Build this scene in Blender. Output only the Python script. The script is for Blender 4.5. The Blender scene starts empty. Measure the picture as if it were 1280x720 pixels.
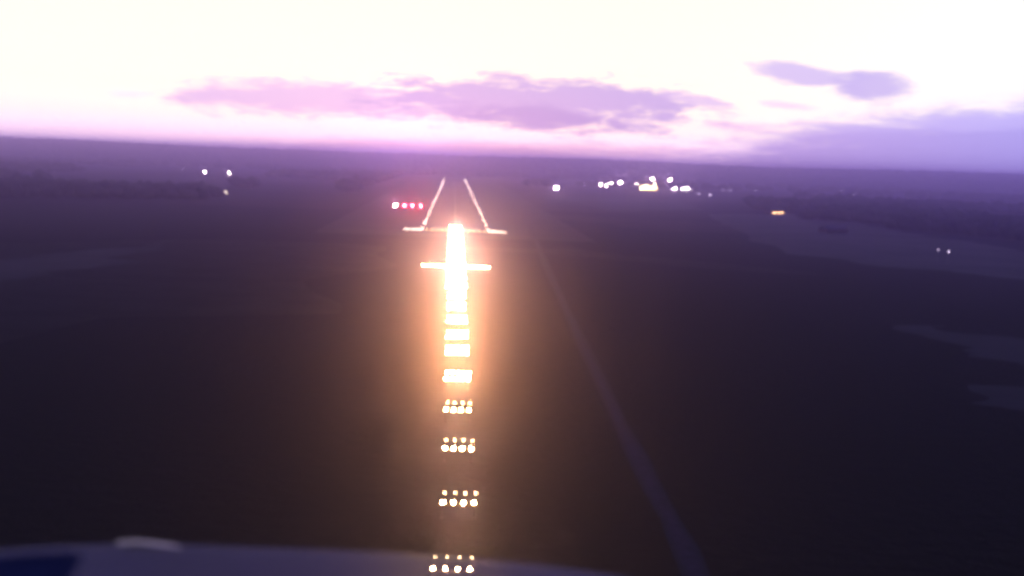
import bpy, bmesh, math, random
import numpy as np
from mathutils import Vector, Matrix, noise

random.seed(11)
rng = np.random.default_rng(11)
sc = bpy.context.scene
COL = sc.collection
R = math.radians

# ------------------------------------------------------------------ camera
F = 1740.0                      # focal length in photo pixels (1280 wide)
H = 42.0                        # eye height over the runway threshold
VP = (568.5, 197.0)             # where the runway's edges meet
ROLL = R(2.1)
d = Vector(((VP[0] - 640) / F, (360 - VP[1]) / F, -1.0))
n = d.normalized()
t = Vector((math.cos(ROLL), -math.sin(ROLL), 0))
u = t.cross(n).normalized()
r_ = n.cross(u).normalized()
ROT = Matrix((r_, n, u))        # camera -> world
CAM = Vector((0, 0, H))


def ray(px, py):
    return (ROT @ Vector(((px - 640) / F, (360 - py) / F, -1.0))).normalized()


def ground_at(px, py, z=0.0):
    v = ray(px, py)
    return CAM + v * ((z - CAM.z) / v.z)


def at_y(px, py, Y):
    v = ray(px, py)
    return CAM + v * ((Y - CAM.y) / v.y)


def azel(px, py):
    v = ray(px, py)
    return math.degrees(math.atan2(v.x, v.y)), math.degrees(math.asin(v.z))


CAM.x = -ground_at(573, 627, 2.0).x  # the centreline passes through this pixel

cam_d = bpy.data.cameras.new('camera')
cam = bpy.data.objects.new('camera', cam_d)
COL.objects.link(cam)
cam_d.sensor_width = 36
cam_d.lens = 36 * F / 1280
cam_d.clip_start = 0.05
cam_d.clip_end = 60000
cam_d.dof.use_dof = True
cam_d.dof.focus_distance = 700
cam_d.dof.aperture_fstop = 2.8
cam.matrix_world = Matrix.Translation(CAM) @ ROT.to_4x4()
sc.camera = cam

# ------------------------------------------------------------------ render
sc.render.engine = 'CYCLES'
sc.view_settings.view_transform = 'Standard'
sc.view_settings.look = 'None'
sc.view_settings.exposure = 0
sc.view_settings.gamma = 1
cy = sc.cycles
cy.use_denoising = True
cy.use_adaptive_sampling = False
cy.pixel_filter_type = 'BLACKMAN_HARRIS'
cy.filter_width = 4.0
cy.volume_bounces = 2
cy.max_bounces = 4
cy.diffuse_bounces = 2
cy.glossy_bounces = 2
cy.transparent_max_bounces = 8
cy.sample_clamp_indirect = 4
cy.caustics_reflective = False
cy.caustics_refractive = False

# ------------------------------------------------------------------ node helpers


class NG:
    """little wrapper that writes node maths as calls"""

    def __init__(self, nt):
        self.nt = nt

    def node(self, typ, **kw):
        nd = self.nt.nodes.new(typ)
        for k, v in kw.items():
            setattr(nd, k, v)
        return nd

    def put(self, sock, v):
        if isinstance(v, bpy.types.NodeSocket):
            self.nt.links.new(v, sock)
        elif v is not None:
            sock.default_value = v

    def m(self, op, a, b=None, c=None, clamp=False):
        nd = self.node('ShaderNodeMath', operation=op, use_clamp=clamp)
        for i, v in enumerate((a, b, c)):
            if v is not None:
                self.put(nd.inputs[i], v)
        return nd.outputs[0]

    def mix(self, fac, a, b):
        nd = self.node('ShaderNodeMix', data_type='RGBA')
        self.put(nd.inputs[0], fac)
        self.put(nd.inputs[6], a)
        self.put(nd.inputs[7], b)
        return nd.outputs[2]

    def smooth(self, x, lo, hi, a=0.0, b=1.0):
        nd = self.node('ShaderNodeMapRange', interpolation_type='SMOOTHSTEP')
        self.put(nd.inputs[0], x)
        for i, v in enumerate((lo, hi, a, b)):
            self.put(nd.inputs[i + 1], v)
        return nd.outputs[0]

    def noise(self, vec, scale, detail=4, rough=0.55, dist=0.0):
        nd = self.node('ShaderNodeTexNoise')
        if vec is not None:
            self.put(nd.inputs['Vector'], vec)
        nd.inputs['Scale'].default_value = scale
        nd.inputs['Detail'].default_value = detail
        nd.inputs['Roughness'].default_value = rough
        nd.inputs['Distortion'].default_value = dist
        return nd.outputs[0]


def rgba(c):
    return (c[0], c[1], c[2], 1.0)


def material(name, c0, c1=None, rough=0.8, scale=1.0, metal=0.0, spec=0.3, world_pos=False, detail=5):
    mt = bpy.data.materials.new(name)
    mt.use_nodes = True
    g = NG(mt.node_tree)
    b = mt.node_tree.nodes['Principled BSDF']
    c1 = c1 or tuple(x * 0.7 for x in c0)
    if world_pos:
        vec = g.node('ShaderNodeNewGeometry').outputs['Position']
    else:
        vec = g.node('ShaderNodeTexCoord').outputs['Object']
    f = g.smooth(g.noise(vec, scale, detail, 0.6), 0.35, 0.65)
    g.put(b.inputs['Base Color'], g.mix(f, rgba(c0), rgba(c1)))
    b.inputs['Roughness'].default_value = rough
    b.inputs['Metallic'].default_value = metal
    b.inputs['Specular IOR Level'].default_value = spec
    return mt


def lamp_material(name, col, strength):
    mt = bpy.data.materials.new(name)
    mt.use_nodes = True
    nt = mt.node_tree
    nt.nodes.remove(nt.nodes['Principled BSDF'])
    e = nt.nodes.new('ShaderNodeEmission')
    e.inputs[0].default_value = rgba(col)
    e.inputs[1].default_value = strength
    nt.links.new(e.outputs[0], nt.nodes['Material Output'].inputs['Surface'])
    return mt


# ------------------------------------------------------------------ mesh helpers


class MB:
    def __init__(self):
        self.bm = bmesh.new()

    def box(self, c, s, rz=0.0):
        mt = Matrix.Translation(c) @ Matrix.Rotation(rz, 4, 'Z') @ Matrix.Diagonal((*s, 1))
        bmesh.ops.create_cube(self.bm, size=1, matrix=mt)
        return self

    def cyl(self, a, b, r1, r2=None, seg=10, caps=True):
        a, b = Vector(a), Vector(b)
        q = (b - a).to_track_quat('Z', 'Y').to_matrix().to_4x4()
        mt = Matrix.Translation((a + b) / 2) @ q
        bmesh.ops.create_cone(self.bm, cap_ends=caps, segments=seg, radius1=r1,
                              radius2=r1 if r2 is None else r2, depth=(b - a).length, matrix=mt)
        return self

    def disc(self, c, r, nrm, seg=8, sx=1.0):
        q = Vector(nrm).to_track_quat('Z', 'Y').to_matrix().to_4x4()
        bmesh.ops.create_circle(self.bm, cap_ends=True, segments=seg, radius=r,
                                matrix=Matrix.Translation(c) @ q @ Matrix.Diagonal((sx, 1, 1, 1)))
        return self

    def ball(self, c, r, sub=1, sc_=(1, 1, 1)):
        bmesh.ops.create_icosphere(self.bm, subdivisions=sub, radius=r,
                                   matrix=Matrix.Translation(c) @ Matrix.Diagonal((*sc_, 1)))
        return self

    def poly(self, pts):
        self.bm.faces.new([self.bm.verts.new(p) for p in pts])
        return self

    def build(self, name, mat, parent=None, bevel=0.0, smooth=False):
        me = bpy.data.meshes.new(name)
        bmesh.ops.recalc_face_normals(self.bm, faces=self.bm.faces[:])
        self.bm.to_mesh(me)
        self.bm.free()
        me.materials.append(mat)
        if smooth:
            for p in me.polygons:
                p.use_smooth = True
        o = bpy.data.objects.new(name, me)
        COL.objects.link(o)
        o.parent = parent
        if bevel:
            bv = o.modifiers.new('bevel', 'BEVEL')
            bv.width = bevel
            bv.segments = 2
        return o


def empty(name, loc, rz=0.0):
    o = bpy.data.objects.new(name, None)
    COL.objects.link(o)
    o.location = loc
    o.rotation_euler = (0, 0, rz)
    o.empty_display_size = 0.5
    return o


def tag(o, label=None, cat=None, group=None, kind=None):
    for k, v in (('label', label), ('category', cat), ('group', group), ('kind', kind)):
        if v:
            o[k] = v
    return o


def copy_tree(o, parent=None):
    c = o.copy()
    COL.objects.link(c)
    c.parent = parent
    for ch in list(o.children):
        copy_tree(ch, c)
    return c


# ------------------------------------------------------------------ materials
M = {}
M['steel'] = material('galvanised_steel', (0.28, 0.29, 0.30), (0.2, 0.2, 0.21), 0.5, 6, 0.6)
M['paint_yellow'] = material('weathered_yellow_paint', (0.45, 0.28, 0.05), (0.3, 0.2, 0.05), 0.6, 8)
M['dark'] = material('dark_lamp_housing', (0.05, 0.05, 0.055), (0.03, 0.03, 0.03), 0.5, 9)
M['concrete'] = material('concrete', (0.3, 0.29, 0.28), (0.22, 0.21, 0.2), 0.85, 2)
M['asphalt'] = material('runway_asphalt', (0.05, 0.05, 0.052), (0.035, 0.035, 0.037), 0.8, 0.08, world_pos=True)
M['wall'] = material('rendered_wall', (0.4, 0.38, 0.36), (0.3, 0.29, 0.28), 0.8, 0.3)
M['brick'] = material('dull_brick_wall', (0.22, 0.13, 0.1), (0.15, 0.1, 0.08), 0.85, 1.5)
M['roof'] = material('dark_roof', (0.1, 0.09, 0.09), (0.06, 0.06, 0.06), 0.7, 0.8)
M['roof_pale'] = material('pale_metal_roof', (0.16, 0.16, 0.18), (0.1, 0.1, 0.12), 0.5, 0.4, 0.2)
M['bark'] = material('bark', (0.07, 0.05, 0.04), (0.04, 0.03, 0.02), 0.9, 4)
M['foliage'] = material('dark_foliage', (0.05, 0.06, 0.04), (0.08, 0.085, 0.055), 0.9, 0.02, world_pos=True, spec=0.1)
LAMP_GAIN = 2.1
M['approach_lens'] = lamp_material('approach_lamp_glow', (1.0, 0.53, 0.12), 4600 * LAMP_GAIN)
M['approach_lens_low'] = lamp_material('approach_lamp_low_glow', (1.0, 0.60, 0.20), 2200 * LAMP_GAIN)
M['ghost_lens'] = lamp_material('ghost_row_glow', (1.0, 0.66, 0.36), 90)  # small added lamps standing in for a ghost reflection
M['edge_lens'] = lamp_material('runway_edge_lamp_glow', (1.0, 0.74, 0.68), 95)
M['threshold_lens'] = lamp_material('threshold_lamp_glow', (1.0, 0.85, 0.45), 9)
M['wing_lens'] = lamp_material('threshold_wing_lamp_glow', (1.0, 0.92, 0.8), 30)
M['papi_red'] = lamp_material('slope_lamp_red_glow', (1.0, 0.018, 0.03), 2600)
M['papi_white'] = lamp_material('slope_lamp_white_glow', (1.0, 0.55, 0.45), 1400)
M['town'] = lamp_material('cold_white_lamp_glow', (1.0, 0.82, 0.74), 330)
M['town_warm'] = lamp_material('warm_lamp_glow', (1.0, 0.78, 0.5), 60)
M['town_gold'] = lamp_material('warm_yellow_lamp_glow', (1.0, 0.72, 0.34), 150)
M['town_dim'] = lamp_material('dim_lamp_glow', (0.9, 0.7, 1.0), 14)
M['window'] = lamp_material('lit_window_glow', (1.0, 0.66, 0.26), 22)
M['window_dim'] = lamp_material('dim_lit_window_glow', (1.0, 0.55, 0.25), 15)

# ------------------------------------------------------------------ ground, hills
FAR = 7200.0


def ground_material():
    mt = bpy.data.materials.new('meadow_ground')
    mt.use_nodes = True
    g = NG(mt.node_tree)
    b = mt.node_tree.nodes['Principled BSDF']
    pos = g.node('ShaderNodeNewGeometry').outputs['Position']
    vor = g.node('ShaderNodeTexVoronoi', feature='F1')
    wob = g.node('ShaderNodeVectorMath', operation='ADD')
    nz = g.node('ShaderNodeTexNoise')
    nz.inputs['Scale'].default_value = 0.004
    g.put(nz.inputs['Vector'], pos)
    sc1 = g.node('ShaderNodeVectorMath', operation='SCALE')
    g.put(sc1.inputs[0], nz.outputs['Color'])
    sc1.inputs['Scale'].default_value = 160
    g.put(wob.inputs[0], pos)
    g.put(wob.inputs[1], sc1.outputs[0])
    g.put(vor.inputs['Vector'], wob.outputs[0])
    vor.inputs['Scale'].default_value = 0.0042
    sep = g.node('ShaderNodeSeparateColor')
    g.put(sep.inputs[0], vor.outputs['Color'])
    field = sep.outputs[0]                        # one value per field
    c = g.mix(g.smooth(field, 0.45, 0.8), rgba((0.02, 0.024, 0.018)), rgba((0.05, 0.05, 0.04)))
    fine = g.smooth(g.noise(pos, 0.05, 8, 0.65), 0.35, 0.68)
    c = g.mix(g.m('MULTIPLY', fine, 0.6), c, rgba((0.022, 0.024, 0.014)))
    blot = g.smooth(g.noise(pos, 0.35, 6, 0.7), 0.45, 0.7)
    c = g.mix(g.m('MULTIPLY', blot, 0.5), c, rgba((0.032, 0.03, 0.024)))
    g.put(b.inputs['Base Color'], c)
    b.inputs['Roughness'].default_value = 0.95
    b.inputs['Specular IOR Level'].default_value = 0.1
    bump = g.node('ShaderNodeBump')
    bump.inputs['Strength'].default_value = 0.6
    bump.inputs['Distance'].default_value = 1.2
    g.put(bump.inputs['Height'], g.noise(pos, 0.3, 8, 0.7))
    g.put(b.inputs['Normal'], bump.outputs[0])
    return mt


gb = MB()
bmesh.ops.create_grid(gb.bm, x_segments=24, y_segments=24, size=FAR)
ground = tag(gb.build('ground', ground_material()), kind='structure')

# ridge line of the far hills, read as elevations and given real height at real distance
RIDGE_PX = [(-60, 169.5), (0, 170.5), (100, 174.5), (200, 179.5), (300, 184), (380, 186.5), (450, 189.5), (520, 191), (560, 193.5),
            (640, 196), (720, 197.5), (800, 201), (870, 204.5), (950, 208), (1000, 209.5), (1060, 210.5), (1150, 212.5),
            (1280, 216.5), (1340, 218)]
RIDGE = [azel(*p) for p in RIDGE_PX]
R0, R1, R2 = 3300.0, 4300.0, 6600.0


def ridge_height(a):
    if a <= RIDGE[0][0]:
        e = RIDGE[0][1]
    elif a >= RIDGE[-1][0]:
        e = RIDGE[-1][1]
    else:
        for (a0, e0), (a1, e1) in zip(RIDGE, RIDGE[1:]):
            if a0 <= a <= a1:
                e = e0 + (e1 - e0) * (a - a0) / (a1 - a0)
                break
    return H + R1 * math.tan(R(e)) - 9.0          # the trees on top make up the rest


def hill_z(x, y):
    rr = math.hypot(x, y)
    a = math.degrees(math.atan2(x, y))
    top = ridge_height(a) if abs(a) < 60 else 36.0
    f = min(max((rr - R0) / (R1 - R0), 0), 1)
    f = f * f * (3 - 2 * f)
    if rr > R1:
        f = 1 - 0.4 * min((rr - R1) / (R2 - R1), 1)
    nz = noise.noise(Vector((x / 620, y / 620, 3.0))) * 4 + noise.noise(Vector((x / 210, y / 210, 7.0))) * 1.5
    return top * f + nz * f * (1 - 0.75 * math.exp(-((rr - R1) / 500) ** 2)) - 1.0 * (1 - f)


hb = MB()
NA, NR = 300, 26
rows = []
for i in range(NR + 1):
    rr = R0 - 100 + (R2 - R0 + 100) * i / NR
    rows.append([hb.bm.verts.new((rr * math.sin(2 * math.pi * k / NA), rr * math.cos(2 * math.pi * k / NA),
                                  hill_z(rr * math.sin(2 * math.pi * k / NA), rr * math.cos(2 * math.pi * k / NA))))
                 for k in range(NA)])
for i in range(NR):
    for k in range(NA):
        hb.bm.faces.new((rows[i][k], rows[i][(k + 1) % NA], rows[i + 1][(k + 1) % NA], rows[i + 1][k]))
hill_mat = material('wooded_hill_ground', (0.035, 0.042, 0.022), (0.06, 0.06, 0.035), 0.95, 0.004, world_pos=True, spec=0.1)
hills = tag(hb.build('hills', hill_mat, smooth=True), kind='structure')


# paler fields seen on the right and far left, as sheets just over the ground
def sheet(name, px_pts, mat, z=0.006):
    out = []
    for (xa, ya), (xb, yb) in zip(px_pts, px_pts[1:] + px_pts[:1]):
        p, q = ground_at(xa, ya, z), ground_at(xb, yb, z)
        for j in range(14):                       # ragged margins
            c = p.lerp(q, j / 14)
            out.append(c + Vector((noise.noise(c / 40), noise.noise(c / 40 + Vector((9, 9, 0))), 0)) * 16
                       + Vector((noise.noise(c / 11), noise.noise(c / 11 + Vector((5, 2, 0))), 0)) * 6)
    return tag(MB().poly(out).build(name, mat), kind='structure')


field_a = material('stubble_field', (0.06, 0.06, 0.066), (0.036, 0.038, 0.038), 0.9, 0.02, world_pos=True)
field_b = material('short_grass_field', (0.029, 0.031, 0.037), (0.019, 0.021, 0.021), 0.9, 0.03, world_pos=True)
sheet('field', [(880, 268), (1010, 268), (1130, 290), (1330, 322), (1330, 352), (1180, 338), (1080, 330), (985, 318)], field_a)
sheet('field', [(1110, 412), (1180, 402), (1215, 418), (1340, 432), (1340, 462), (1230, 450), (1170, 428)], field_b, 0.007)
sheet('field', [(1215, 478), (1340, 486), (1340, 520), (1240, 508)], field_b, 0.008)
sheet('field', [(-80, 330), (60, 318), (215, 300), (150, 326), (40, 350), (-80, 372)], field_b, 0.009)
sheet('field', [(690, 246), (850, 250), (880, 262), (760, 264)], field_b, 0.010)

# ------------------------------------------------------------------ runway
THR = ground_at(568.5, 288, 0.5).y
END = 0.0
# far end from the photo
END = ground_at(568.5, 222).y
W2 = (at_y(610.5, 285, THR).x - at_y(526.5, 283, THR).x) / 2                                       # half the distance between the rows of edge lights
rw = MB().poly([(-15, THR - 3, 0.016), (15, THR - 3, 0.016), (15, END + 20, 0.016), (-15, END + 20, 0.016)])
tag(rw.build('runway', M['asphalt']), kind='structure')
strip_mat = material('mown_runway_strip', (0.036, 0.038, 0.028), (0.022, 0.025, 0.018), 0.95, 0.03, world_pos=True)
tag(MB().poly([(-75, THR - 60, 0.004), (75, THR - 60, 0.004), (75, END + 90, 0.004), (-75, END + 90, 0.004)]).build(
    'mown_strip', strip_mat), kind='structure')
paint = material('worn_white_paint', (0.5, 0.5, 0.48), (0.25, 0.25, 0.24), 0.7, 0.6)
mk = MB()
for s in (-1, 1):
    for k in range(4):
        x = s * (2.7 + k * 3.2)
        mk.poly([(x - 0.9, THR + 6, 0.021), (x + 0.9, THR + 6, 0.021), (x + 0.9, THR + 36, 0.021), (x - 0.9, THR + 36, 0.021)])
y = THR + 80
while y < END - 40:
    mk.poly([(-0.3, y, 0.021), (0.3, y, 0.021), (0.3, y + 30, 0.021), (-0.3, y + 30, 0.021)])
    y += 50
tag(mk.build('runway_markings', paint), kind='structure')

# farm track curving away on the right of the lights
TRACK_PX = [(880, 745), (856, 685), (838, 650), (815, 609), (796, 570), (774, 527), (750, 475), (727, 428), (707, 385), (692, 352), (681, 328), (673, 308), (668, 296), (664, 288), (661, 281)]
tp = [ground_at(x, y_, 0.012) for x, y_ in TRACK_PX]
tb = MB()
wear_layer = tb.bm.verts.layers.float.new('wear')
prev = None
for i, p in enumerate(tp):
    tan = (tp[min(i + 1, len(tp) - 1)] - tp[max(i - 1, 0)]).normalized()
    side = Vector((tan.y, -tan.x, 0)) * (1.5 + 0.25 * math.sin(i * 2.1))
    cur = []
    for f, wv in ((-1, 0), (-0.5, 0.75), (0, 1.0), (0.5, 0.75), (1, 0)):
        v = tb.bm.verts.new(p + side * f)
        v[wear_layer] = wv * min(1.0, (len(tp) - 1 - i) / 9)      # grassed over towards its far end
        cur.append(v)
    if prev:
        for q in range(4):
            tb.bm.faces.new((prev[q], prev[q + 1], cur[q + 1], cur[q]))
    prev = cur


def track_material():
    mt = bpy.data.materials.new('track_sky_sheen')
    mt.use_nodes = True
    g = NG(mt.node_tree)
    b = mt.node_tree.nodes['Principled BSDF']
    pos = g.node('ShaderNodeNewGeometry').outputs['Position']
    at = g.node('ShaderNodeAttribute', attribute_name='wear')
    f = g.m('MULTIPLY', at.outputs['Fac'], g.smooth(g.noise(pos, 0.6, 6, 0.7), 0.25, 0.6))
    g.put(b.inputs['Base Color'], g.mix(f, rgba((0.024, 0.027, 0.02)), rgba((0.05, 0.05, 0.085))))  # bluish sheen of reflected sky put into the base colour
    b.inputs['Roughness'].default_value = 0.85
    b.inputs['Specular IOR Level'].default_value = 0.15
    return mt


tag(tb.build('track', track_material()), kind='structure')

# ------------------------------------------------------------------ approach light bars
LH = 2.0                                        # height of the lamps
AIM = Vector((0, -1, 0.07)).normalized()


def lamp(parent, x, z, lens_r, lens_mat, stem_z):
    c = Vector((x, 0, z))
    h = MB()
    h.cyl(c - AIM * 0.22, c + AIM * 0.02, lens_r * 0.7, lens_r * 1.12, 12)
    h.cyl(c + AIM * 0.02, c + AIM * 0.66, lens_r * 1.12, lens_r * 1.12, 12, caps=False)  # overlong hood, shaped to keep lamp light off the ground
    h.cyl((x, 0.08, stem_z), (x, 0.08, z - lens_r * 0.6), 0.03, seg=6)
    lp = h.build('lamp', M['dark'], parent)
    MB().disc(c + AIM * 0.03, lens_r, AIM, 8).build('lens', lens_mat, lp)
    return lp


def make_bar(xs, upper=True, wide=0.5, ghost_m='ghost_lens'):
    root = empty('approach_light_bar', (0, 0, 0))
    x0, x1 = min(xs) - wide, max(xs) + wide
    MB().box(((x0 + x1) / 2, 0.08, LH - 0.35), (x1 - x0, 0.12, 0.1)).build('crossbeam', M['paint_yellow'], root)
    npost = 2 if x1 - x0 < 6 else 8
    for k in range(npost):
        x = x0 + 0.45 + (x1 - x0 - 0.9) * k / (npost - 1)
        MB().cyl((x, 0.08, 0), (x, 0.08, LH - 0.4), 0.06, 0.045).box((x, 0.08, 0.06), (0.4, 0.4, 0.12)).build('post', M['dark'], root)
    for x in xs:
        lamp(root, x, LH, 0.125, M['approach_lens'], LH - 0.31)
    if upper:  # added second row, imitates the bar's ghost reflection in the windscreen
        for x in xs:
            lamp(root, x + 0.16, LH + 1.15, 0.085, M[ghost_m], LH - 0.3)
    return root


XS = [-1.8, -0.6, 0.6, 1.8]
bar0 = make_bar(XS)
bar_inner = make_bar([-2.75, -1.65, -0.55, 0.55, 1.65, 2.75], ghost_m='approach_lens')  # widened, with a strong added upper row, to fill out the glow column
bar_mid = make_bar([-2.0, -1.0, 0.0, 1.0, 2.0], ghost_m='approach_lens')  # added upper row made strong to close up the column of glow
GRP = 'approach light bars on the centreline'
NEAR = {
    21: 'lowest cluster of warm approach lights, shining over the bluish aircraft nose',
    20: 'bar of four separate warm lamps just above the aircraft nose',
    19: 'bar of four warm lamps nearly blurred together, second complete bar above the nose',
    18: 'blurred warm oblong light bar with small sparks, third complete bar above the nose',
    17: 'bright warm oblong light bar, fourth complete bar above the aircraft nose',
    16: 'lowest oblong bar touching the foot of the solid white light column',
}
ROWS = {21: 710, 20: 627.5, 19: 560, 18: 512, 17: 473.5, 16: 441}
first = True
for k in range(-1, 22):
    if k < 12:
        o = bar_inner if k == -1 else copy_tree(bar_inner)
    elif k < 18:
        o = bar_mid if k == 12 else copy_tree(bar_mid)
    else:
        o = bar0 if first else copy_tree(bar0)
        first = False
    Y = ground_at(571, ROWS[k], LH).y if k in ROWS else 760 - 30 * k
    o.location = (-0.75 if k == 21 else 0, Y, 0)
    if 18 <= k <= 21 or k <= 6:                                # nearest and farthest bars dimmed to imitate beam fall-off and even the glow
        for lp in o.children:
            for ls in lp.children:
                if ls.data.materials[0] == M['approach_lens']:
                    ls.material_slots[0].link = 'OBJECT'
                    ls.material_slots[0].material = M['approach_lens_low']
    if k in NEAR:
        lab = NEAR[k]
    elif k < 8:
        lab = 'light bar merged into the white column between crossbar and threshold line'
    else:
        lab = 'approach light bar merged into the solid white column below the wide crossbar'
    tag(o, lab, 'approach lights', GRP)
# the wide crossbar
cross = make_bar([s * (3.2 + 1.25 * k) for s in (-1, 1) for k in range(8)], upper=False)
cross.name = 'approach_light_crossbar'
for lp in cross.children:
    for ls in lp.children:
        if abs((ls.data.vertices[0].co).x) > 6.5:  # outer lamps dimmed to imitate a flare tapering from the centre
            ls.material_slots[0].link = 'OBJECT'
            ls.material_slots[0].material = M['approach_lens_low']
cross.location = (0, ground_at(571, 333, LH).y, 0)
tag(cross, 'wide bright yellow crossbar of approach lights cutting across the white column', 'approach lights')

# ------------------------------------------------------------------ threshold and edge lights


def ground_light(name, lens_mat, r, z=0.55, ball=False):
    root = empty(name, (0, 0, 0))
    MB().cyl((0, 0, 0.02), (0, 0, 0.1), 0.3, 0.26, 12).cyl((0, 0, 0.1), (0, 0, z - r * 0.7), 0.06, 0.05, 8).build('base', M['paint_yellow'], root)
    if ball:
        MB().ball((0, 0, z), r, 1).build('lens', lens_mat, root)
    else:
        MB().cyl((0, 0.16, z), (0, 0, z), r * 0.8, r * 1.1, 12).build('lamp', M['dark'], root)
        MB().disc((0, -0.02, z), r, AIM, 8).build('lens', lens_mat, root)
    return root


proto = ground_light('runway_edge_light', M['edge_lens'], 0.2, 0.6, True)
first = True
yy = THR + 15
while yy <= END:
    for s, word in ((-1, 'left'), (1, 'right')):
        o = proto if first else copy_tree(proto)
        first = False
        o.location = (s * W2, yy, 0)
        o.scale = (random.uniform(0.6, 1.4),) * 3
        tag(o, 'pinkish white runway edge light in the converging row on the %s side of the runway' % word, 'runway light',
            'runway edge lights of the %s row' % word)
    yy += 60

proto = ground_light('threshold_light', M['threshold_lens'], 0.25)
xs = [-16.5 + 3.0 * k for k in range(12)]
for i, x in enumerate(xs):
    o = proto if i == 0 else copy_tree(proto)
    o.location = (x, THR - 1.5, 0)
    tag(o, 'dim yellowish threshold light in the thin line between the two bright wing bars', 'runway light', 'threshold lights between the wing bars')

proto = ground_light('wing_bar_light', M['wing_lens'], 0.24)
xl = at_y(506, 286, THR).x
xr = at_y(631, 291, THR).x
first = True
for a, b, word, nn in ((xl, xl + 9.4, 'left', 7), (xr - 9.0, xr, 'right', 6)):
    for k in range(nn):
        o = proto if first else copy_tree(proto)
        first = False
        o.location = (a + (b - a) * k / (nn - 1), THR - 1.5, 0)
        o.scale = (random.uniform(0.7, 1.2),) * 3
        tag(o, 'white wing bar light beyond the %s end of the threshold line' % word, 'runway light', 'lights of the %s threshold wing bar' % word)

# ------------------------------------------------------------------ slope indicator


def make_papi(lens_mat, r):
    root = empty('slope_indicator_unit', (0, 0, 0))
    MB().box((0, 0.3, 0.85), (1.3, 1.0, 0.6)).build('housing', M['paint_yellow'], root, bevel=0.04)
    for x in (-0.45, 0.45):
        MB().cyl((x, 0.3, 0), (x, 0.3, 0.56), 0.05).build('leg', M['steel'], root)
    MB().disc((0, -0.215, 0.85), r, AIM, 10, 1.6).build('lens', lens_mat, root)
    return root


pw = make_papi(M['papi_white'], 0.38)
pr = make_papi(M['papi_red'], 0.34)
PAPI = [(494, 256, 'pinkish white lamp unit at the left end of the red row beside the runway'),
        (505.5, 256.8, 'red slope indicator lamp next to the white one, second in the row beside the runway'),
        (515.5, 257.2, 'red slope indicator lamp in the middle of the three reds beside the runway'),
        (526, 257.8, 'red slope indicator lamp closest to the left runway edge lights')]
YP = ground_at(512, 257, 0.85).y
first = True
for i, (px, py, lab) in enumerate(PAPI):
    o = pw if i == 0 else (pr if first else copy_tree(pr))
    if i > 0:
        first = False
    o.location = (at_y(px, py, YP).x, YP, 0)
    tag(o, lab, 'runway light', 'slope indicator units left of the runway')

# ------------------------------------------------------------------ street lamps, floodlights and buildings far off


def make_street_lamp(h, head_r, lens_mat, name='street_lamp'):
    root = empty(name, (0, 0, 0))
    MB().cyl((0, 0, 0), (0, 0, h), 0.14, 0.08, 8).cyl((0, 0, h), (0, -1.0, h + 0.15), 0.06, 0.05, 6).build('pole', M['steel'], root)
    hd = MB().box((0, -1.3, h + 0.18), (0.5, 0.9, 0.14)).build('lamp_head', M['dark'], root)
    MB().ball((0, -1.3, h + 0.1 - head_r * 0.6), head_r, 1, (1, 1, 0.7)).build('globe', lens_mat, hd)
    return root


def make_flood(h, lens_mat, w=1.6):
    root = empty('floodlight_mast', (0, 0, 0))
    MB().cyl((0, 0, 0), (0, 0, h), 0.3, 0.16, 10).box((0, 0, 0.15), (1.2, 1.2, 0.3)).build('mast', M['steel'], root)
    MB().box((0, 0, h), (w * 1.6, 0.25, 0.2)).build('crossarm', M['steel'], root)
    for x in (-w * 0.5, w * 0.5):
        hd = MB().box((x, -0.2, h + 0.4), (w * 0.8, 0.35, w * 0.7)).build('floodlight', M['dark'], root)
        MB().box((x, -0.39, h + 0.4), (w * 0.72, 0.03, w * 0.62)).build('lens', lens_mat, hd)
    return root


def place(o, px, py, z):
    p = ground_at(px, py, z)
    o.location = (p.x, p.y, 0)
    return o


def light_at(px, py, h, kind, r, mat, label, group=None):
    if kind == 'flood':
        o = make_flood(h, mat, r)
        place(o, px, py, h + 0.4)
        cat = 'floodlight'
    else:
        o = make_street_lamp(h, r, mat)
        place(o, px, py, h)
        cat = 'street lamp'
    tag(o, label, cat, group)
    return o


T, TW, TD = M['town'], M['town_warm'], M['town_dim']
G1 = 'lamps on the far left skyline'
light_at(256, 215, 15, 'flood', 0.75, T, 'bright white lamp left of its twin below the left skyline')
light_at(287, 216, 15, 'flood', 0.85, T, 'bright white lamp right of its twin, above a single small lamp')
light_at(283, 240, 6, 'street', 0.35, TW, 'small single lamp below the pair of bright white lamps', G1)
light_at(228, 212, 7, 'street', 0.45, TD, 'faint lamp just left of the pair of bright white lamps', G1)
light_at(43, 215, 7, 'street', 0.6, TD, 'faint lone lamp near the left edge of the dark land', G1)
light_at(445, 208, 8, 'street', 0.55, TW, 'tiny lone lamp below the skyline, between the bright pair and the runway', G1)
light_at(318, 222, 7, 'street', 0.45, TD, 'very faint lamp just right of and below the bright white pair', G1)
G2 = 'lamps around the lit airport buildings'
light_at(695, 235, 9, 'flood', 1.7, T, 'bright lone white floodlight nearest the runway, left of the airport lights')
light_at(731, 229.5, 8, 'street', 0.6, TD, 'faint lamp between the lone floodlight and the airport floodlights', G2)
light_at(751, 231, 10, 'flood', 1.2, T, 'left floodlight of the smaller cluster beside the airport building')
light_at(758, 232.5, 8, 'flood', 1.1, T, 'lowest floodlight of the smaller cluster beside the airport building')
light_at(765, 229, 9, 'flood', 1.0, T, 'floodlight in the gap of the smaller cluster beside the airport building')
light_at(775, 228, 12, 'flood', 1.9, T, 'largest floodlight at the right end of the smaller cluster')
light_at(796, 230.5, 9, 'flood', 0.9, T, 'small floodlight at the left end of the lit airport building')
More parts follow.
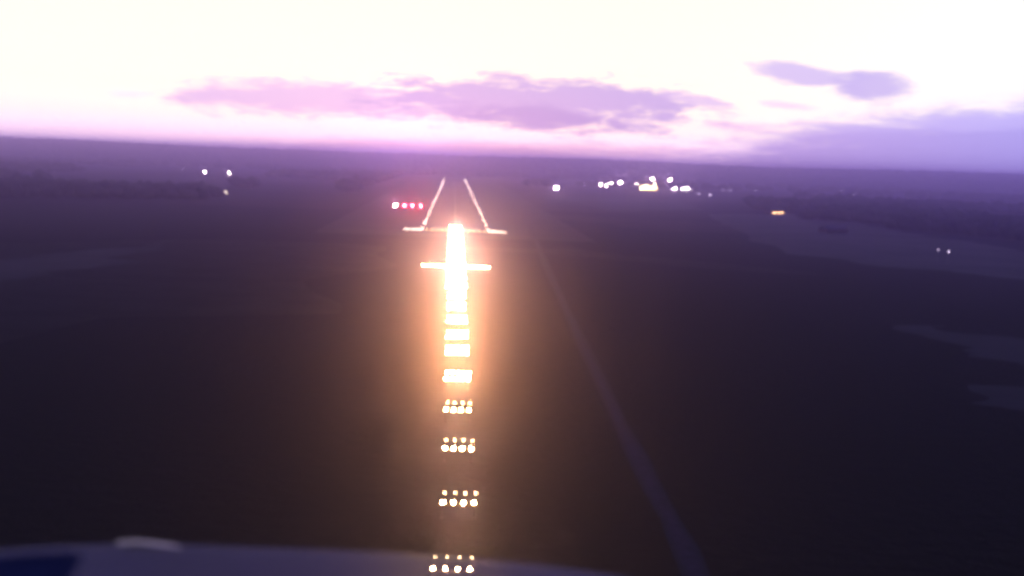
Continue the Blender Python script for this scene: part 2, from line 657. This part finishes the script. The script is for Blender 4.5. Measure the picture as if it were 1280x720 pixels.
light_at(815.5, 223.5, 16, 'flood', 2.2, T, 'tall bright floodlight mast above the warm lit airport building')
light_at(838, 225, 15, 'flood', 1.7, T, 'second tall floodlight mast, above the right end of the airport building')
light_at(843.5, 235.5, 6, 'flood', 1.2, T, 'low apron lamp just right of the warm lit building', G2)
light_at(853, 235.5, 6, 'flood', 1.3, T, 'low apron lamp, left one of the close pair right of the building', G2)
light_at(859.5, 235.5, 6, 'flood', 1.3, T, 'low apron lamp at the right end of the bright airport lights', G2)
GW = 'warm lamps along the front of the lit airport building'
for px, py, hh, r in ((801, 234.5, 5, 0.9), (807, 231.5, 9, 0.9), (811, 235.0, 5, 0.8), (818, 230.0, 10, 1.1), (823, 233.5, 7, 0.8),
                      (828, 231.0, 9, 0.9), (833.5, 234.5, 5, 0.8), (838, 232.5, 7, 0.7)):
    light_at(px, py, hh, 'street', r, M['town_gold'], 'warm yellow lamp in the merged glow before the lit airport building', GW)
G3 = 'faint lamps strung out right of the airport'
for px, py, r, lab in ((873, 242, 0.6, 'faint pinkish lamp just beyond the right end of the airport lights'),
                       (888, 243.5, 0.8, 'lowest faint lamp in the string right of the airport lights'),
                       (904, 237.5, 0.6, 'left lamp of a close faint pair right of the airport lights'),
                       (912.5, 237.8, 0.65, 'right lamp of a close faint pair right of the airport lights'),
                       (943.5, 238.3, 0.6, 'last faint lamp in the string right of the airport lights'),
                       (1051, 238, 0.55, 'faint lamp on the dark slope far to the right, higher of two'),
                       (1068, 243, 0.5, 'faint lamp on the dark slope far to the right, lower of two')):
    light_at(px, py, 7, 'street', r, TD, lab, G3)
light_at(1185, 314, 6, 'street', 0.28, TD, 'faint lamp by the dark fields low on the right', 'lamps among the fields on the right')
light_at(1172, 312, 6, 'street', 0.17, TD, 'fainter lamp just left of another lamp by the dark fields on the right', 'lamps among the fields on the right')


def building(name, px0, px1, py, depth, h, label, cat, wall_m, roof_m, windows, wmat, pitched=True, sill=1.0, wh=1.5):
    """front wall along the photo's row py between px0 and px1, facing the camera"""
    a, b = ground_at(px0, py), ground_at(px1, py)
    c = (a + b) / 2
    w = (b - a).length
    rz = math.atan2(b.y - a.y, b.x - a.x)
    root = empty(name, (c.x, c.y, 0), rz)
    MB().box((0, depth / 2, h / 2), (w, depth, h)).build('wall', wall_m, root)
    if pitched:
        m = MB()
        e = 0.5
        rh = depth * 0.32
        P = [(-w / 2 - e, -e, h), (w / 2 + e, -e, h), (w / 2 + e, depth + e, h), (-w / 2 - e, depth + e, h),
             (-w / 2 - e, depth / 2, h + rh), (w / 2 + e, depth / 2, h + rh)]
        v = [m.bm.verts.new(p) for p in P]
        for f in ((0, 1, 5, 4), (2, 3, 4, 5), (0, 4, 3), (1, 2, 5), (3, 2, 1, 0)):
            m.bm.faces.new([v[i] for i in f])
        rf = m.build('roof', roof_m, root)
        MB().box((w * 0.3, depth * 0.5, h + rh + 0.3), (0.7, 0.7, 1.4)).build('chimney', wall_m, rf)
    else:
        MB().box((0, depth / 2, h + 0.3), (w + 0.8, depth + 0.8, 0.6)).build('roof', roof_m, root)
    for k in range(windows):
        x = -w / 2 + w * (k + 0.5) / windows
        ww = w / windows * 0.7
        fr = MB().box((x, -0.04, sill + wh / 2), (ww + 0.3, 0.08, wh + 0.3)).build('window_frame', M['steel'], root)
        MB().box((x, -0.1, sill + wh / 2), (ww, 0.03, wh)).build('pane', wmat, fr)
    return tag(root, label, cat)


building('airport_building', 800, 838, 238, 24, 8, 'long low airport building with a row of warm lit windows under floodlight masts',
         'building', M['wall'], M['roof'], 9, M['window'], False, 1.5, 5.0)
building('hangar', 838.5, 866, 240, 26, 6.5, 'unlit low building behind the apron lamps right of the lit airport building', 'building',
         M['concrete'], M['roof'], 0, M['window'], True)
building('house', 965, 979.5, 268, 9, 4.2, 'small house with warm lit windows alone among dark fields right of the airport', 'house',
         M['brick'], M['roof'], 3, M['window_dim'], True, 1.2, 0.6)
building('shed', 1034, 1060, 291, 8, 2.6, 'long low shed with a pale roof glinting among dark fields on the right', 'shed',
         M['brick'], M['roof_pale'], 0, M['window_dim'], True)

# ------------------------------------------------------------------ woods (one mass, nobody could count the trees)
ico = bmesh.new()
bmesh.ops.create_icosphere(ico, subdivisions=1, radius=1)
IV1 = np.array([v.co[:] for v in ico.verts])
IF1 = np.array([[v.index for v in f.verts] for f in ico.faces])
ico.free()
ico = bmesh.new()
bmesh.ops.create_icosphere(ico, subdivisions=2, radius=1)
IV2 = np.array([v.co[:] for v in ico.verts])
IF2 = np.array([[v.index for v in f.verts] for f in ico.faces])
ico.free()


def tri_mesh(name, V, Fc, mat, smooth=False):
    me = bpy.data.meshes.new(name)
    me.vertices.add(len(V))
    me.vertices.foreach_set('co', V.astype(np.float32).ravel())
    me.loops.add(len(Fc) * 3)
    me.loops.foreach_set('vertex_index', Fc.astype(np.int32).ravel())
    me.polygons.add(len(Fc))
    me.polygons.foreach_set('loop_start', np.arange(0, len(Fc) * 3, 3, dtype=np.int32))
    me.update(calc_edges=True)
    me.validate()
    me.materials.append(mat)
    o = bpy.data.objects.new(name, me)
    COL.objects.link(o)
    return o


def crowns(pts, name, fine):
    IV, IFc = (IV2, IF2) if fine else (IV1, IF1)
    V, Fc = [], []
    off = 0
    for (x, y, z, r, hh) in pts:
        v = IV * (1 + rng.normal(0, 0.2, (len(IV), 1)))
        v = v * np.array([r, r, hh * 0.5]) + np.array([x, y, z + hh * 0.5])
        V.append(v)
        Fc.append(IFc + off)
        off += len(IV)
    return tri_mesh(name, np.concatenate(V), np.concatenate(Fc), M['foliage'])


CLEAR = [(ground_at(px, py), rad) for px, py, rad in ((972, 268, 60), (870, 302, 80), (240, 262, 190), (200, 282, 170), (275, 282, 170), (872, 316, 90), (818, 274, 130), (695, 238, 150), (705, 246, 200), (870, 262, 80), (820, 243, 200), (972, 277, 90), (1042, 291, 60), (1180, 316, 50), (283, 243, 70), (270, 224, 260), (240, 213, 300), (228, 218, 160), (318, 229, 130), (43, 221, 200), (445, 214, 200), (1100, 310, 130),
                                                      (1230, 335, 110), (960, 290, 170))]


def wooded(x, y):
    rr = math.hypot(x, y)
    if 40 < y < END + 250 and abs(x) < 115:
        return False
    if 1700 < y < 3200 and 60 < x < 900 and noise.noise(Vector((x / 90, y / 90, 1))) < 0.25:
        return False
    for p, rad in CLEAR:
        if (p.x - x) ** 2 + (p.y - y) ** 2 < rad * rad:
            return False
    v = noise.noise(Vector((x / 330, y / 330, 0.5))) + 0.45 * noise.noise(Vector((x / 110, y / 110, 4.5)))
    return v > (0.16 if rr < 1500 else 0.02)


pts_n, pts_f = [], []
tries = 0
while len(pts_n) < 2600 and tries < 60000:
    tries += 1
    rr = math.sqrt(random.uniform(640 ** 2, 1150 ** 2))
    a = random.uniform(-30, 32)
    x, y = rr * math.sin(R(a)), rr * math.cos(R(a))
    if wooded(x, y):
        pts_n.append((x, y, -0.5, random.uniform(3, 6), random.uniform(7, 13)))
tries = 0
while len(pts_f) < 9000 and tries < 90000:
    tries += 1
    rr = 1150 * (3.2 ** random.random())
    a = random.uniform(-32, 34)
    x, y = rr * math.sin(R(a)), rr * math.cos(R(a))
    if wooded(x, y):
        s = 1 + rr / 4500
        zz = max(hill_z(x, y), 0) - 1 if rr > R0 else -0.5
        pts_f.append((x, y, zz, random.uniform(5, 9) * s, random.uniform(8, 14)))
for k in range(9000):                                     # along the ridge
    rr = random.uniform(R0 + 150, R1 + 250)
    a = random.uniform(-32, 34)
    x, y = rr * math.sin(R(a)), rr * math.cos(R(a))
    pts_f.append((x, y, hill_z(x, y) - 2.0, random.uniform(6, 12), random.uniform(8, 12)))
tag(crowns(pts_n, 'woodland', True), 'dark scattered woodland in the near countryside on both sides of the approach lights', 'woodland', kind='stuff')
tag(crowns(pts_f, 'distant_forest', False), 'dark distant forest covering the far land up to the skyline', 'forest', kind='stuff')

# ------------------------------------------------------------------ aircraft nose in front of the camera
EDGE_PX = [(-220, 712), (-120, 700), (-40, 691), (0, 686), (60, 682), (130, 680), (200, 680), (300, 683), (420, 687.5), (520, 692), (600, 698),
           (700, 708.5), (770, 719), (840, 734), (900, 752), (950, 775)]


def cowl_point(px, py, dist):
    return CAM + ray(px, py) * dist


nose = empty('aircraft_nose', CAM + ROT @ Vector((-0.3, -0.75, -2.0)))
bpy.context.view_layer.update()
inv = Matrix.Translation(-Vector(nose.location))
nb = MB()
rows = []
DROP = [(2.02, 60), (2.10, 14), (2.14, 4), (2.16, 0.8), (2.15, 0), (2.12, 1.5), (2.05, 9), (1.95, 22), (1.8, 44), (1.55, 85), (1.3, 140), (1.05, 230)]
for dist, dy in DROP:
    rows.append([nb.bm.verts.new(inv @ cowl_point(px, py + dy, dist)) for px, py in EDGE_PX])
for i in range(len(rows) - 1):
    for k in range(len(EDGE_PX) - 1):
        nb.bm.faces.new((rows[i][k], rows[i][k + 1], rows[i + 1][k + 1], rows[i + 1][k]))


def cowl_material():
    mt = bpy.data.materials.new('glossy_pale_cowling')
    mt.use_nodes = True
    nt = mt.node_tree
    g = NG(nt)
    b = nt.nodes['Principled BSDF']
    tc = g.node('ShaderNodeTexCoord').outputs['Object']
    f = g.smooth(g.noise(tc, 5, 5, 0.6), 0.35, 0.7)
    g.put(b.inputs['Base Color'], g.mix(f, rgba((0.06, 0.08, 0.42)), rgba((0.04, 0.055, 0.32))))
    b.inputs['Roughness'].default_value = 0.5
    b.inputs['Specular IOR Level'].default_value = 0.12
    tr = g.node('ShaderNodeBsdfTransparent')
    mx = g.node('ShaderNodeMixShader')
    mx.inputs[0].default_value = 0.36
    nt.links.new(tr.outputs[0], mx.inputs[1])
    nt.links.new(b.outputs[0], mx.inputs[2])
    nt.links.new(mx.outputs[0], nt.nodes['Material Output'].inputs['Surface'])
    return mt


cowl = nb.build('cowling', cowl_material(), nose, smooth=True)
ss = cowl.modifiers.new('subdiv', 'SUBSURF')
ss.levels = ss.render_levels = 2
tag(nose, 'translucent bluish aircraft nose cowling along the bottom edge with light bar shining over it', 'aircraft nose')
# highlight on the cowl put in as a pale raised strip
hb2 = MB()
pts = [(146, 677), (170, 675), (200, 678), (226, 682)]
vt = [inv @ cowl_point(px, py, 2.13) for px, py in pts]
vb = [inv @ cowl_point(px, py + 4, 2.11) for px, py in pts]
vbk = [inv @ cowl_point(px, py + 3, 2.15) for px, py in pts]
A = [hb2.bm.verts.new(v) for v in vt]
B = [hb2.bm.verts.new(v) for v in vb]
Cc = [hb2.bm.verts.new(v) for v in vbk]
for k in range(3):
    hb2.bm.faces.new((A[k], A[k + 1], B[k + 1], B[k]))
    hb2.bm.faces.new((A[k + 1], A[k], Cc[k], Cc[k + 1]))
glint_m = material('cowl_painted_glint', (0.2, 0.22, 0.5), (0.15, 0.17, 0.42), 0.3, 10, 0.2)
hatch = hb2.build('hatch', glint_m, nose, smooth=True)
# dark anti-glare patch at the left
db = MB()
dp = [(-200, 735), (-60, 705), (20, 693), (85, 690), (104, 694), (96, 706), (75, 722), (40, 760), (-160, 800)]
db.poly([inv @ cowl_point(px, py, 1.55) for px, py in dp])
ext = bmesh.ops.extrude_face_region(db.bm, geom=db.bm.faces[:])
off = ROT @ Vector((0, -0.02, 0.05))
bmesh.ops.translate(db.bm, vec=off, verts=[v for v in ext['geom'] if isinstance(v, bmesh.types.BMVert)])
db.build('antiglare_patch', material('antiglare_patch_dark', (0.10, 0.10, 0.17), (0.07, 0.07, 0.12), 0.7, 20), nose)

# ------------------------------------------------------------------ haze
HZ_TOP = max(max(v.co.z for v in o.data.vertices) for o in (bpy.data.objects['distant_forest'], hills)) + 1.5
print('haze top', HZ_TOP)
hz = MB().box((0, 0, (HZ_TOP - 3) / 2), (2 * FAR + 400, 2 * FAR + 400, HZ_TOP + 3))
hm = bpy.data.materials.new('dusk_haze')
hm.use_nodes = True
nt = hm.node_tree
nt.nodes.remove(nt.nodes['Principled BSDF'])
pv = nt.nodes.new('ShaderNodeVolumePrincipled')
pv.inputs['Color'].default_value = (0.60, 0.46, 1.0, 1)
pv.inputs['Density'].default_value = 4.2e-4
pv.inputs['Anisotropy'].default_value = 0.955
nt.links.new(pv.outputs[0], nt.nodes['Material Output'].inputs['Volume'])
haze = hz.build('haze', hm)
tag(haze, 'thin purple dusk haze lying over the whole landscape', 'haze', kind='stuff')

# ------------------------------------------------------------------ sky and sun
w = bpy.data.worlds.new('World')
sc.world = w
w.use_nodes = True
nt = w.node_tree
nt.nodes.clear()
g = NG(nt)
SUN_EL, SUN_AZ = 1.5, -2.0
sky = g.node('ShaderNodeTexSky', sky_type='NISHITA')
sky.sun_disc = False
sky.sun_elevation = R(SUN_EL)
sky.sun_rotation = R(SUN_AZ)
bg1 = g.node('ShaderNodeBackground')
bg1.inputs[1].default_value = 0.012
nt.links.new(sky.outputs[0], bg1.inputs[0])

tc = g.node('ShaderNodeTexCoord').outputs['Generated']
sx = g.node('ShaderNodeSeparateXYZ')
g.put(sx.inputs[0], tc)
DEG = 57.29578
az = g.m('MULTIPLY', g.m('ARCTAN2', sx.outputs[0], sx.outputs[1]), DEG)
el = g.m('MULTIPLY', g.m('ARCSINE', sx.outputs[2]), DEG)
comb = g.node('ShaderNodeCombineXYZ')
g.put(comb.inputs[0], az)
g.put(comb.inputs[1], g.m('MULTIPLY', el, 4.0))
v2 = comb.outputs[0]
n1 = g.m('SUBTRACT', g.noise(v2, 0.42, 5, 0.52, 0.4), 0.5)
n2 = g.m('SUBTRACT', g.noise(v2, 1.7, 5, 0.6, 0.3), 0.5)
nn_ = g.m('ADD', n1, g.m('MULTIPLY', n2, 0.45))

# base glow of the western sky: cream over pink, dying away sideways and upwards
ramp = g.node('ShaderNodeValToRGB')
g.put(ramp.inputs[0], g.m('DIVIDE', el, 60.0, clamp=True))
cr = ramp.color_ramp
stops = [(0.0, (2.0, 1.42, 1.9)), (0.5, (1.65, 1.25, 1.5)), (1.3, (1.35, 1.15, 1.08)), (2.5, (1.3, 1.14, 0.98)), (7.0, (1.25, 1.10, 0.90)),
         (10, (0.85, 0.76, 1.2)), (18, (0.27, 0.23, 0.74)), (36, (0.032, 0.038, 0.20)), (60, (0.016, 0.022, 0.14))]
cr.elements[0].position = 0
cr.elements[0].color = rgba(stops[0][1])
cr.elements[1].position = 1
cr.elements[1].color = rgba(stops[-1][1])
for e_, c_ in stops[1:-1]:
    q = cr.elements.new(e_ / 60.0)
    q.color = rgba(c_)
# away from the sunset the sky is dim blue
aa = g.m('ABSOLUTE', g.m('SUBTRACT', az, SUN_AZ))
side = g.smooth(aa, 32.0, 75.0)
tint = g.node('ShaderNodeMix', data_type='RGBA', blend_type='MULTIPLY')
g.put(tint.inputs[0], g.smooth(az, 6.0, 26.0))
g.put(tint.inputs[6], ramp.outputs[0])
g.put(tint.inputs[7], rgba((0.88, 0.94, 1.12)))
base = g.mix(side, tint.outputs[2], rgba((0.018, 0.026, 0.14)))
below = g.smooth(el, -1.5, 0.0)
col = base


def pxel(px, py):
    return azel(px, py)


def cloud(col, p0, p1, half_px, color, amp=1.0, soft=0.5, strength=1.0, color2=None, base_flat=1.0):
    """an elongated cloud from photo point p0 to p1, half thickness in photo pixels"""
    (a0, e0), (a1, e1) = pxel(*p0), pxel(*p1)
    am, em = (a0 + a1) / 2, (e0 + e1) / 2
    L = abs(a1 - a0) / 2
    k = (e1 - e0) / (a1 - a0)
    re = half_px / 30.4
    dx = g.m('DIVIDE', g.m('SUBTRACT', az, am), L)
    ec = g.m('ADD', g.m('MULTIPLY', g.m('SUBTRACT', az, am), k), em)
    dy = g.m('DIVIDE', g.m('SUBTRACT', el, ec), re)
    q = g.m('SQRT', g.m('ADD', g.m('POWER', g.m('ABSOLUTE', dx), 2.6), g.m('POWER', g.m('ABSOLUTE', dy), 2.0)))
    v = g.m('ADD', g.m('SUBTRACT', 1.0, q), g.m('MULTIPLY', nn_, amp * 2.2))
    mask = g.m('MULTIPLY', g.smooth(v, 0.0, soft), strength)
    cc = rgba(color)
    if color2:
        cc = g.mix(g.smooth(dx, -0.9, 0.9), rgba(color), rgba(color2))
    # thinner, brighter where the cloud is thin
    return g.mix(mask, col, cc)


# pink veil lying on the horizon
col = cloud(col, (180, 183), (980, 196), 20, (0.9, 0.5, 0.8), 0.5, 0.9, 0.8)
# low lavender bank on the right
col = cloud(col, (790, 210), (1900, 170), 72, (0.52, 0.42, 0.92), 0.3, 0.55, 1.0, (0.33, 0.37, 0.98))
col = cloud(col, (960, 160), (1900, 128), 16, (0.62, 0.55, 1.05), 0.5, 0.8, 0.7, (0.50, 0.52, 1.1))
# main long cloud
col = cloud(col, (170, 114), (600, 130), 31, (0.66, 0.51, 0.95), 0.6, 0.65, 0.9)
col = cloud(col, (420, 114), (930, 142), 42, (0.46, 0.39, 0.86), 0.68, 0.6, 0.95)
col = cloud(col, (540, 138), (790, 154), 20, (0.34, 0.29, 0.76), 0.8, 0.7, 0.75)
# smaller ones
col = cloud(col, (820, 116), (930, 134), 11, (0.66, 0.54, 0.95), 0.55, 0.7, 0.8)
col = cloud(col, (915, 80), (1110, 110), 17, (0.60, 0.52, 0.94), 0.5, 0.6, 0.9)
col = cloud(col, (1025, 104), (1152, 113), 22, (0.54, 0.47, 0.92), 0.45, 0.6, 0.9)
col = cloud(col, (930, 126), (1030, 138), 8, (0.84, 0.68, 1.0), 0.5, 0.8, 0.7)
col = cloud(col, (120, 115), (200, 120), 9, (1.0, 0.9, 1.1), 0.4, 0.9, 0.6)
col = cloud(col, (850, 157), (1020, 160), 10, (0.9, 0.66, 1.0), 0.5, 0.9, 0.6)
col = g.mix(below, rgba((0.02, 0.018, 0.03)), col)
bg2 = g.node('ShaderNodeBackground')
g.put(bg2.inputs[0], col)
bg2.inputs[1].default_value = 1.0
add = g.node('ShaderNodeAddShader')
nt.links.new(bg1.outputs[0], add.inputs[0])
nt.links.new(bg2.outputs[0], add.inputs[1])
wo = g.node('ShaderNodeOutputWorld')
nt.links.new(add.outputs[0], wo.inputs['Surface'])
w.cycles.sampling_method = 'MANUAL'
w.cycles.sample_map_resolution = 2048

sl = bpy.data.lights.new('sun', 'SUN')
sl.energy = 0.006
sl.angle = R(2)
sl.color = (1.0, 0.62, 0.85)
sun = bpy.data.objects.new('sun', sl)
COL.objects.link(sun)
dirv = Vector((math.sin(R(SUN_AZ)) * math.cos(R(SUN_EL)), math.cos(R(SUN_AZ)) * math.cos(R(SUN_EL)), math.sin(R(SUN_EL))))
sun.rotation_euler = dirv.to_track_quat('Z', 'Y').to_euler()
sun.location = dirv * 5000 + Vector((0, 0, 300))
print('cam x', CAM.x, 'END', END, 'papi', YP, 'cross', cross.location.y)
